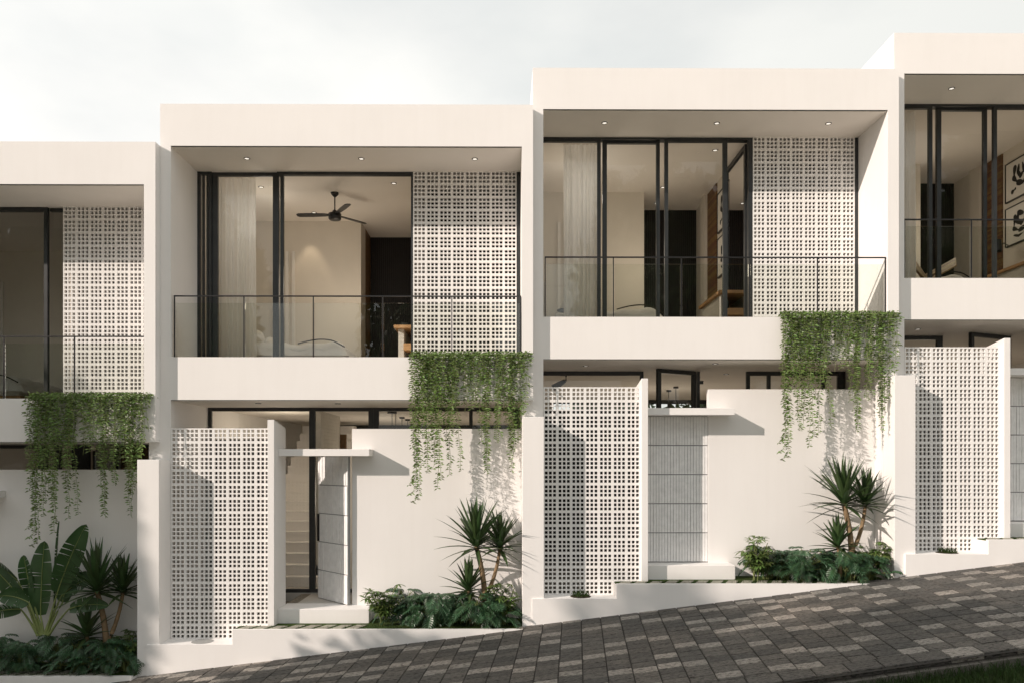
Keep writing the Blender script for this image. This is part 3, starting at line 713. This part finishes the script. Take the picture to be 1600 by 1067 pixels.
def dracaena(base, heads, label, seed):
    """base point, heads = [(foot, bend, crown, trunk radius, leaf length, leaf count)]"""
    t = thing('dracaena', label, 'plant', base, 'dracaenas in the front planters'); rnd = random.Random(seed)
    tr = MB()
    for foot, mid, crown, r, ll, n in heads:
        p = bezier(Vector(foot), Vector(mid), Vector(crown), 10); tr.tube(p, [r * (1.15 - .35 * i / 10) * (1 + .06 * (i % 2)) for i in range(11)], 10)
    tr.build('trunk', BARK, t, True)
    for foot, mid, crown, r, ll, n in heads:
        c = Vector(crown); m = MB(); g = 2.39996
        for i in range(n):
            f = i / (n - 1); az = i * g + rnd.uniform(-.2, .2); el = R(-12 + 98 * f ** .8) + rnd.gauss(0, .09); el = min(el, R(88))
            L_ = ll * (.72 + .38 * math.sin(math.pi * (.25 + .6 * f))) * rnd.uniform(.85, 1.1) * min(1, .72 + .5 * f)
            h = Vector((math.cos(az), math.sin(az), 0)); d0 = h * math.cos(el) + Vector((0, 0, math.sin(el)))
            side = Vector((-math.sin(az), math.cos(az), 0)); drop = (1 - f) * .22 + .03
            st_ = c + Vector((0, 0, -.05 + .12 * f)); pts = []
            for q in range(6):
                u = q / 5; pts.append(st_ + d0 * L_ * u + Vector((0, 0, -drop * L_ * u * u)))
            up = side.cross(d0).normalized(); up = up if up.z > 0 else -up
            w = rnd.uniform(.024, .034); m.strip(pts, [w * .9, w * 1.25, w * 1.2, w, w * .6, .001], side, .35, up)
        m.build('crown', BLADE, t)
    return t

def philo(base, label, seed, n=20, s=1.0):
    t = thing('philodendron', label, 'shrub', base, 'low philodendron shrubs in the front planters'); rnd = random.Random(seed); m = MB(); st = MB(); B = Vector(base)
    for i in range(n):
        az = rnd.uniform(0, 6.28); f = rnd.random(); out = s * (.06 + .26 * (1 - f) + rnd.uniform(0, .05)); hgt = s * (.12 + .36 * f ** .8)
        h = Vector((math.cos(az), math.sin(az), 0)); a = B + Vector((rnd.gauss(0, .05), rnd.gauss(0, .04), 0)); c = B + h * out + Vector((0, 0, hgt)); c.y = max(B.y - .16, min(c.y, B.y + .2))
        p = bezier(a, a + Vector((0, 0, hgt * .8)), c, 4); st.tube(p, .005, 4, False)
        L_ = s * rnd.uniform(.15, .23); el = rnd.uniform(-.9, .35); d = (h * math.cos(el) + Vector((0, 0, math.sin(el)))).normalized(); side = Vector((-h.y, h.x, 0)); up = side.cross(d)
        if up.z < 0: up = -up
        N_ = 8
        m.strip([c, c + d * L_ * .5 - Vector((0, 0, .02)), c + d * L_ - Vector((0, 0, .07))], [.012, .018, .003], side, .2, up)
        for q in range(N_):
            u = (q + .3) / N_; bp = c + d * L_ * u - Vector((0, 0, .07 * u * u)); ln = L_ * .58 * math.sin(math.pi * (.22 + .74 * u)) ** .8
            for sg in (-1, 1):
                e = (side * sg + d * (.35 + .6 * u) + up * .12).normalized(); w = L_ * .062; tip = bp + e * ln - Vector((0, 0, .03)); md = bp + e * ln * .55
                wd = d * w; m.add([bp - wd * .8, md - wd * 1.1, tip, md + wd * 1.1, bp + wd * .8, md + up * .006], [(0, 1, 5), (1, 2, 5), (2, 3, 5), (3, 4, 5), (4, 0, 5)])
    st.build('stem', STEM, t); m.build('foliage', PHIL, t)
    return t

def umbrella(base, label, seed, n=46, s=1.0):
    t = thing('umbrella_plant', label, 'shrub', base, 'finger-leaved shrubs in the front planters'); rnd = random.Random(seed); m = MB(); st = MB(); B = Vector(base)
    for b in range(7):
        az = rnd.uniform(0, 6.28); top = B + Vector((math.cos(az) * .2 * s, math.sin(az) * .13 * s, s * rnd.uniform(.38, .66)))
        p = bezier(B + Vector((rnd.gauss(0, .03), rnd.gauss(0, .03), 0)), B + Vector((math.cos(az) * .06, math.sin(az) * .06, .3 * s)), top, 8); st.tube(p, .006, 4, False)
        for i in range(n // 7):
            q = p[3 + int(rnd.random() * 5.9)]; a = rnd.uniform(0, 6.28); e = rnd.uniform(-.2, .9); c = q + Vector((math.cos(a) * math.cos(e), math.sin(a) * math.cos(e), math.sin(e))) * s * rnd.uniform(.06, .13)
            c.y = min(c.y, B.y + .25); st.tube([q, c], .003, 3, False)
            hd = (c - q); hd.z = 0; hd = hd.normalized() if hd.length > .001 else Vector((1, 0, 0))
            nl = rnd.choice((6, 7, 8)); tilt = rnd.uniform(-.5, .3)
            for j in range(nl):
                aa = R(-120 + 240 * j / (nl - 1)) + rnd.gauss(0, .08); d = Matrix.Rotation(aa, 3, 'Z') @ hd; d.z = tilt + .25 * math.cos(aa); d.normalize()
                sd_ = d.cross(Vector((0, 0, 1))).normalized(); ln = s * rnd.uniform(.10, .16); w = s * .017
                m.strip([c, c + d * ln * .35, c + d * ln * .7 - Vector((0, 0, .006)), c + d * ln - Vector((0, 0, .02))], [.003, w, w * .85, .001], sd_, .3)
    st.build('stem', STEM, t); m.build('foliage', UMBR, t)
    return t

def banana(base, label):
    t = thing('bird_of_paradise_plant', label, 'plant', base); rnd = random.Random(5); B = Vector(base)
    # leaf specs: stalk base offset, blade start, blade end (house-local x, y, z), width, twist
    L0 = []
    def q(px, py, y): d = 12 + y - SY; return Vector(((px - 795.07) * d / 1200 + .068 + PER, y, (723.17 - py) * d / 1200 + SZ))
    specs = [((60, 985), (45, 945), (-14, 880), .17, -.06, .2), ((66, 990), (30, 905), (-25, 870), .15, .12, .5), ((66, 992), (48, 940), (2, 930), .15, -.16, -.2),
             ((70, 990), (66, 960), (72, 846), .19, .1, .0), ((74, 990), (92, 925), (136, 820), .18, -.02, -.3), ((74, 992), (98, 930), (150, 900), .17, .16, .4), ((78, 992), (110, 950), (170, 945), .12, -.1, .3), ((72, 990), (88, 950), (94, 815), .06, .22, 1.3), ((62, 992), (35, 950), (-30, 965), .12, .05, .3), ((68, 990), (52, 930), (40, 868), .15, .14, .3), ((76, 990), (100, 940), (122, 872), .15, .15, -.1)]
    for (a, b, c, w, dy, tw) in specs:
        A = q(*a, B.y); Bs = q(*b, B.y + dy * .5 ); Cc = q(*c, B.y + dy)
        p = bezier(A, (A + Bs) / 2 + Vector((0, 0, .05)), Bs, 6); m = MB(); m.tube(p, [.022 - .002 * i for i in range(7)], 8, False); o = m.build('stalk', PETIOLE, t, True)
        mid = (Bs + Cc) / 2 + Vector((0, -.03, .09)); sp = bezier(Bs, mid, Cc, 26); lm = MB(); rb = MB()
        d = (Cc - Bs).normalized(); side = d.cross(Vector((0, 1, 0))).normalized(); side = (side * math.cos(tw) + Vector((0, 1, 0)) * math.sin(tw)).normalized(); nrm = side.cross(d)
        for sg in (-1, 1):
            cuts = sorted(rnd.sample(range(3, 25), 5)); prev = 0
            for i in range(26):
                u0, u1 = i / 26, (i + 1) / 26
                def ww(u): return w * (math.sin(math.pi * min(1, u * .93 + .07)) ** .5) * (1.05 - .2 * u)
                gp = .3 if i in cuts else 0
                e0 = sp[i] + side * sg * ww(u0) - nrm * .25 * ww(u0) + d * .02; e1 = sp[i + 1] + side * sg * ww(max(u1, .001)) * (1 if i < 25 else 0) - nrm * .25 * ww(u1) + d * .02
                if gp: e1 = e0 + (e1 - e0) * .6
                k = .5 ; m0 = (sp[i] + e0) / 2 + nrm * .012; m1 = (sp[i + 1] + e1) / 2 + nrm * .012
                lm.add([sp[i], sp[i + 1], m1, e1, e0, m0], [(0, 1, 2, 5), (5, 2, 3, 4)])
        rb.tube([v - Vector((0, .004, 0)) for v in sp], [.010 - .0003 * i for i in range(27)], 5, False)
        lo = lm.build('leaf', BANANA, t, True); rb.build('midrib', PETIOLE, lo, True)
    return t

def walls(k):
    global OFF
    OFF = Vector((k * PER, k * SY, k * SZ)); H = HOUSE[k]
    # boundary pier
    if k > -1:
        y0 = -.385 if k < 2 else -.355
        solo(MB().box(-5.541, -5.208, y0, -.001, -3.7, .053), 'boundary_pier', PLASTER, (-5.37, -.2, -3.0), f'white rendered boundary pier left of the {H}\'s block screen', 'pier', 'boundary piers between the houses', bevel=.006)
    # retaining wall with ledge, gently following the row
    m = MB(); y0 = -.405
    m.box(-5.39, -4.098, y0, -.002, -4.2, -2.733) if k > -1 else m.box(-5.39, -4.098, y0, -.002, -4.2, -2.733)
    m.box(-4.098, .2735, y0, -.34, -4.2, -2.508); m.box(-4.098, -3.664, -.34, -.002, -4.2, -2.53); m.box(-3.664, -3.56, -.34, -.111, -4.2, -2.53); m.box(-3.56, .2735, -.34, .445, -4.2, -2.53)
    w = solo(m, 'retaining_wall', PLASTER, (-2.5, -.2, -3.2), f'low white retaining wall along the street before the {H}', 'wall', 'low retaining walls along the street')
    # round planting hole in the ledge
    if k >= 0:
        if k == 0: solo(MB().tube([(-4.63, -.2, -2.733), (-4.63, -.2, -2.727)], .16, 28), 'drain_cover', mat('grey_cover', (.33, .33, .32), .7, .1, 20, .2, 50), (-4.63, -.2, -2.733), 'round grey cover set in the white ledge under the block screen', 'cover')
        else:
            t = thing('grass_tuft', f'small spiky grass tuft in the ledge of the {H}', 'plant', (-4.63, -.2, -2.733), 'grass tufts in the ledges'); rnd = random.Random(k)
            MB().tube([(-4.63, -.2, -2.733), (-4.63, -.2, -2.728)], .16, 24).build('soil_disc', SOIL, t)
            g = MB()
            for i in range(110):
                a = rnd.uniform(0, 6.28); r = .14 * math.sqrt(rnd.random()); p = Vector((-4.63 + r * math.cos(a), -.2 + r * math.sin(a), -2.73)); h = rnd.uniform(.04, .12); dd = Vector((rnd.gauss(0, .03), rnd.gauss(0, .02), h))
                g.strip([p, p + dd * .5, p + dd + Vector((dd.x, dd.y, -.01))], [.004, .0035, .0005], Vector((1, 0, 0)), .2)
            g.build('foliage', GRASS, t)
    # planter surface: stepping stones in turf on the left, soil on the right
    solo(MB().box(-4.09, -2.15, -.338, -.112, -2.53, -2.512).box(-3.556, -2.15, -.112, .08, -2.53, -2.5125) , 'turf_strip', TURF, (-3, -.2, -2.51), None, None, kind='structure')
    solo(MB().box(-2.15, .2735, -.338, .444, -2.53, -2.511), 'planter_soil', TURF, (-1, 0, -2.51), None, None, kind='structure')
    m = MB(); x = -4.05
    while x < (-2.2 if k != 1 and k != -1 else -.2):
        for yy in (-.33, -.262, -.194, -.126):
            if yy > -.15 and x < -3.45: continue
            sx = .45 * (yy + .33)
            m.add([(x + sx, yy, -2.503), (x + .16 + sx, yy, -2.503), (x + .16 + sx + .025, yy + .052, -2.503), (x + sx + .025, yy + .052, -2.503), (x + sx, yy, -2.515), (x + .16 + sx, yy, -2.515), (x + .16 + sx + .025, yy + .052, -2.515), (x + sx + .025, yy + .052, -2.515)],
                  [(0, 1, 2, 3), (0, 4, 5, 1), (1, 5, 6, 2), (2, 6, 7, 3), (3, 7, 4, 0)])
        x += .235
    solo(m, 'stepping_stones', PAVSTEP, (-3, -.2, -2.51), None, None, kind='structure')
    # grass tufts between the stones
    rnd = random.Random(60 + k); g = MB()
    for i in range(1500):
        x = rnd.uniform(-4.08, .2); y = rnd.uniform(-.335, -.1 if x > -3.45 else -.13)
        if x < -2.2 and ((x + 4.05 - .45 * (y + .33)) % .235) < .17 and rnd.random() < .85: continue
        p = Vector((x, y, -2.513)); h = rnd.uniform(.012, .032); dd = Vector((rnd.gauss(0, .01), rnd.gauss(0, .01), h)); g.strip([p, p + dd], [.004, .0006], Vector((1, 0, 0)))
    solo(g, 'planter_grass', GRASS, (-3, -.2, -2.51), None, None, kind='stuff')

def plants(k):
    global OFF
    OFF = Vector((k * PER, k * SY, k * SZ)); H = HOUSE[k]
    if 'vl' not in CACHE:
        lf, st = vinemesh(); b = Vector((-.5, -.05, ZP)); CACHE['vl'] = lf.mesh('foliage', LEAFV, False, b); CACHE['vs'] = st.mesh('stem', STEM, False, b)
    if k < 2:
        t = thing('trailing_ivy', {-1: 'shaded dark green ivy hanging from the leftmost balcony edge', 0: 'ivy cascading from the balcony of the house whose door is ajar', 1: 'ivy cascading from the middle right balcony beside the rightmost house'}[k], 'ivy', (-.5, -.05, ZP), 'ivy hanging from the balconies')
        inst('foliage', CACHE['vl'], t); inst('stem', CACHE['vs'], t)
    zb = -2.515
    if k < 2:
        s = {-1: 'in the shaded leftmost planter beside the big paddle-leaved plant', 0: 'before the white wall right of the open door', 1: 'in the middle right planter, lit warm against the white wall'}[k]
        dx = {-1: .0, 0: 0, 1: 0}[k]
        dracaena((-.32 + dx, .0, zb), [((-.34 + dx, .0, zb), (-.24 + dx, 0, zb + .5), (-.44 + dx, -.02, -1.30), .045, .80, 58), ((-.30 + dx, .02, zb + .42), (-.12 + dx, .02, zb + .75), (-.07 + dx, .04, -1.32), .03, .60, 44), ((-.52 + dx, -.06, zb), (-.5 + dx, -.06, zb + .2), (-.56 + dx, -.08, -1.98), .03, .54, 38)],
                 'branched dracaena with spiky crowns ' + s, 20 + k)
        nm = {-1: 'leftmost planter', 0: 'planter beside the open door', 1: 'planter beside the closed door'}[k]
        if k == -1:
            xs = [(-2.0, .0), (-1.55, -.1), (-1.1, .02), (-.7, -.12), (-.25, -.15), (.02, -.1)]
            ub = [(.08, -.02, .8), (-.05, .12, .8)]
        else:
            xs = [(-1.58, .12), (-1.36, -.02), (-1.08, -.1), (-.70, .05), (-.42, -.14), (-.1, -.12)]
            ub = [(-1.88, -.12, 1.0), (.0, -.05, .98)]
        for i, (x, y) in enumerate(xs):
            philo((x, y + .05, zb), f'dark lobed philodendron, {["first", "second", "third", "fourth", "fifth", "sixth"][i]} from the left in the {nm}', 100 * (k + 2) + i, 48, .94 if i % 2 else 1.06)
        for i, (x, y, s_) in enumerate(ub):
            umbrella((x, y, zb), f'taller finger-leaved shrub at the {["left", "right"][i] if k > -1 else ["front right", "back right"][i]} end of the {nm}', 300 + 10 * k + i, 56, s_)
    if k == -1:
        banana((-1.16, -.02, zb), 'large paddle-leaved bird of paradise plant in the leftmost planter')

# ------------------------------------------------------------------ street
def zroad(x, y): return .1229 * x - 2.536 + .0245 * (y + .3)
def yback(x): return -.405 + .027 * x
def yedge(x): return -4.03 + .045 * (x - 2.78)
def street():
    global OFF
    OFF = Vector((0, 0, 0)); rnd = random.Random(77)
    m = MB(); tone = []
    u = Vector((1, .027, .1229 + .0245 * .027)); v = Vector((.0932, 1, .036)); W_, C = .292, .198
    o = Vector((0, -.36, zroad(0, -.36)))
    j = .006
    def slab(x0, y0, w, c, tn, th=.05, dz=0):
        # a paver with softened edge, corners in (u,v) road coordinates
        P = [o + u * (x0 + a) + v * (y0 + b) + Vector((0, 0, dz)) for a, b in ((j, j), (w - j, j), (w - j, c - j), (j, c - j))]
        e = .007; Q = [o + u * (x0 + a) + v * (y0 + b) + Vector((0, 0, dz)) for a, b in ((j + e, j + e), (w - j - e, j + e), (w - j - e, c - j - e), (j + e, c - j - e))]
        dn = Vector((0, 0, -1)); vs = [q for q in Q] + [p + dn * .006 for p in P] + [p + dn * th for p in P]
        fs = [(0, 1, 2, 3)] + [(i, i + 4, (i + 1) % 4 + 4, (i + 1) % 4) for i in range(4)] + [(i + 4, i + 8, (i + 1) % 4 + 8, (i + 1) % 4 + 4) for i in range(4)]
        m.add(vs, fs); tone.extend([tn] * 12)
    nx0, nx1 = int(-11.5 / W_), int(15 / W_)
    for i in range(nx0, nx1):
        x0 = i * W_; offc = (i % 2) * C * .5 + rnd.choice((0, 0, C * .25)); yend = yedge(x0 - .3) + .36 - .027 * x0 + .29
        y = .12 + offc * .5 if -100 else 0; run = rnd.randint(0, 3)
        while y - C > yend:
            y -= C
            if run <= 0: tn = rnd.uniform(.6, 1); run = rnd.choice((1, 2, 3, 3, 4, 5, 6)); 
            else: tn = rnd.uniform(0, .44); run -= 1
            slab(x0, y, W_, C, tn, dz=rnd.gauss(0, .0014))
        # last filler up to the border course
        if y - yend > .03: slab(x0, yend, W_, y - yend, rnd.uniform(.0, .44))
    # border course laid along the kerb
    x = -11.5
    while x < 15:
        y1 = yedge(x - .3) + .36 - .027 * x; w = .36; slab(x, y1 + .012, w, .275, rnd.choice((.1, .2, .35, .4, .8, .9)), .07, .004); x += w
    me_o = solo(m, 'road', PAVER, (0, -2, -2.6), None, None, kind='structure')
    at = me_o.data.attributes.new('tone', 'FLOAT', 'POINT'); at.data.foreach_set('value', tone)
    # joint sand bed
    b = MB(); b.add([(-12, yback(-12) + .15, zroad(-12, yback(-12)) - .013), (16, yback(16) + .15, zroad(16, yback(16)) - .013), (16, yedge(16) - .03, zroad(16, yedge(16)) - .02), (-12, yedge(-12) - .03, zroad(-12, yedge(-12)) - .013)], [(3, 2, 1, 0)])
    solo(b, 'road_bed', mat('joint_sand', (.035, .031, .027), .95, .3, 20, .4, 60), (0, -2, -2.6), None, None, kind='structure')
    # kerb face
    kb = MB()
    for a in range(28):
        x0 = -12 + a; x1 = x0 + .985; pts = []
        for x in (x0, x1):
            ye = yedge(x); z = zroad(x, ye)
            pts.append([(x, ye - .07, z - .26), (x, ye + .06, z - .26), (x, ye + .06, z - .072), (x, ye - .07, z - .078)])
        vs = pts[0] + pts[1]; kb.add(vs, [(3, 2, 1, 0), (4, 5, 6, 7), (0, 1, 5, 4), (1, 2, 6, 5), (2, 3, 7, 6), (3, 0, 4, 7)])
    solo(kb, 'kerb', mat('kerb_stone', (.14, .125, .11), .85, .3, 10, .5, 40), (0, -4, -2.8), None, None, kind='structure')
    # lawn ground under everything, with blades near the view
    g = MB(); n = 40; vs = []; fs = []
    def zg(x, y): return .1229 * max(-30, min(30, x)) - 2.536 + .0245 * (max(-30, y) + .3) - .17
    xs = [-300, -60] + [-30 + i * 2 for i in range(31)] + [60, 300]; ys = [-300, -60, -30, -20, -14, -10, -8, -6, -5]
    for y in ys:
        for x in xs: vs.append((x, y, zg(x, y)))
    for x in xs: vs.append((x, yedge(x if abs(x) < 31 else 0) + .03, zg(x, -4)))
    nX = len(xs)
    for jj in range(len(ys)):
        for i in range(nX - 1): a = jj * nX + i; fs.append((a, a + 1, a + nX + 1, a + nX))
    g.add(vs, fs); solo(g, 'lawn', TURF, (0, -8, -3), None, None, kind='structure')
    g = MB()
    for i in range(26000):
        x = rnd.uniform(.5, 8.5); y = yedge(x) - .05 - 1.9 * rnd.random() ** 1.3; p = Vector((x, y, zg(x, y))); h = rnd.uniform(.05, .15); a = rnd.uniform(-1, 1)
        dd = Vector((rnd.gauss(0, .025), rnd.gauss(0, .025), h)); sd_ = Vector((math.cos(a), math.sin(a), 0)); w = rnd.uniform(.0022, .004)
        g.strip([p, p + dd * .6, p + dd + Vector((dd.x * .7, dd.y * .7, -.01))], [w, w * .8, .0004], sd_, .2)
    solo(g, 'grass', GRASS, (4, -5, -3), None, None, kind='stuff')
    # unseen pale yard added to bounce light; then ground behind and beside the houses
    b = MB(); zz = lambda x, y: zg(x, y) + .03
    b.add([(x, y, zz(x, y)) for y in (-90, -60, -30, -8.6) for x in (-60, -30, 30, 60)], [(j * 4 + i, j * 4 + i + 1, j * 4 + i + 5, j * 4 + i + 4) for j in range(3) for i in range(3)])
    solo(b, 'bounce_yard', mat('bounce_gravel', (.52, .46, .39), .9, .15, 6, .5, 60, .1), (0, -30, -3), None, None, kind='structure')
    b = MB(); b.add([(-300, -3, -6.0), (300, -3, -6.0), (300, 300, -6.0), (-300, 300, -6.0)], [(0, 1, 2, 3)])
    solo(b, 'ground', TURF, (0, 50, -6), None, None, kind='structure')

# ------------------------------------------------------------------ trees across the street and behind the houses
def treemesh(seed, n, R0, H0, leaf):
    rnd = random.Random(seed); m = MB(); cl = []
    for i in range(46):
        while True:
            p = Vector((rnd.uniform(-1, 1), rnd.uniform(-1, 1), rnd.uniform(-1, 1)))
            if p.length < 1: break
        cl.append((Vector((p.x * R0, p.y * R0, H0 + p.z * R0 * .8)), rnd.uniform(.25, .42) * R0))
    for i in range(n):
        c, r = rnd.choice(cl); d = Vector((rnd.gauss(0, 1), rnd.gauss(0, 1), rnd.gauss(0, 1))).normalized(); p = c + d * r * rnd.random() ** .5
        a = Vector((rnd.gauss(0, 1), rnd.gauss(0, 1), rnd.gauss(0, .6))).normalized(); b = a.cross(d).normalized(); s = leaf * rnd.uniform(.6, 1.3)
        m.add([p - a * s, p - b * s * .4, p + a * s, p + b * s * .4], [(0, 1, 2, 3)])
    t = MB(); t.tube([(0, 0, 0), (.1, 0, H0 * .35), (.0, .1, H0 * .8), (0, 0, H0 + R0 * .4)], [.22, .17, .12, .04], 9)
    for i in range(9):
        c = cl[i][0]; t.tube([(0, 0, H0 * .45 + i * .1), (c.x * .5, c.y * .5, (H0 * .6 + c.z) / 2), c], [.08, .05, .015], 6)
    return m, t
def tree(loc, sx, sz, label, group, variant):
    t = bpy.data.objects.new('tree', None); COL.objects.link(t); t.location = loc; t.scale = (sx, sx, sz); t.rotation_euler = (0, 0, variant * 1.7 + loc[0])
    tag(t, label, 'tree', group)
    key = 'tree%d' % (variant % 2)
    if key not in CACHE:
        m, tr = treemesh(3 + variant % 2, 9000, 1.6, 3.2, .16); CACHE[key] = (m.mesh('crown', TREELEAF), tr.mesh('trunk', TRUNK, True))
    for nm, me in zip(('crown', 'trunk'), CACHE[key]):
        o = bpy.data.objects.new(nm, me); COL.objects.link(o); o.parent = t

FILL_UP = {-1: 1.5, 0: 17, 1: 19, 2: 18}
FILL_DN = {-1: 8, 0: 36, 1: 34, 2: 24}
for k in (-1, 0, 1, 2): house(k)
for k in (-1, 0, 1, 2): walls(k)
for k in (-1, 0, 1): plants(k)
street()
def zg0(x): return .1229 * max(-30, min(30, x)) - 2.9
# (x, y, top z, width scale)
TREES = [(-19.9, -7.5, 7.8, .55), (-22.6, -7.9, 8.4, .75), (-24.6, -7.5, 9.5, 1.42), (-27, -8.5, 10, 1.5), (-15.0, -7.4, 1.9, 1.1), (-12.0, -7.2, 2.6, 1.1), (-9.6, -7.6, 2.8, 1.0),
         (-22.3, -14.5, 10.2, 1.3), (-20, -14.5, 9.2, 1.7), (-15.5, -14.8, 8.9, 1.6), (-11.5, -15, 9.0, 1.5), (-17.5, -18, 10, 1.8), (-24, -16, 11, 1.8),
         (-3.4, -25, 10.0, 1.8), (7.5, -26, 15.5, 2.1), (13, -27, 15.5, 2.3), (20, -27, 16.5, 2.4), (-9.5, -26, 4.5, 1.5), (-15, -27, 6, 1.6), (27, -26, 18, 2.5)]
for i, (x, y, top, s) in enumerate(TREES):
    zg_ = zg0(x) - .3; tree((x, y, zg_), s, (top - zg_) / 4.5, 'broad leafy tree standing across the street behind the viewer', 'trees across the street', i)
OFF = Vector((0, 0, 0))
for i, (x, s) in enumerate(((-7, 1.2), (-3.5, 1.1), (0, 1.2), (3.4, 1.1), (7, 1.2), (10.5, 1.2))):
    tree((x, 12.5, -3 + .113 * x), s, 1.0, 'green garden tree seen through the rear windows of the houses', 'garden trees behind the houses', i)
for o in list(bpy.data.objects):
    if 'base' in o: del o['base']
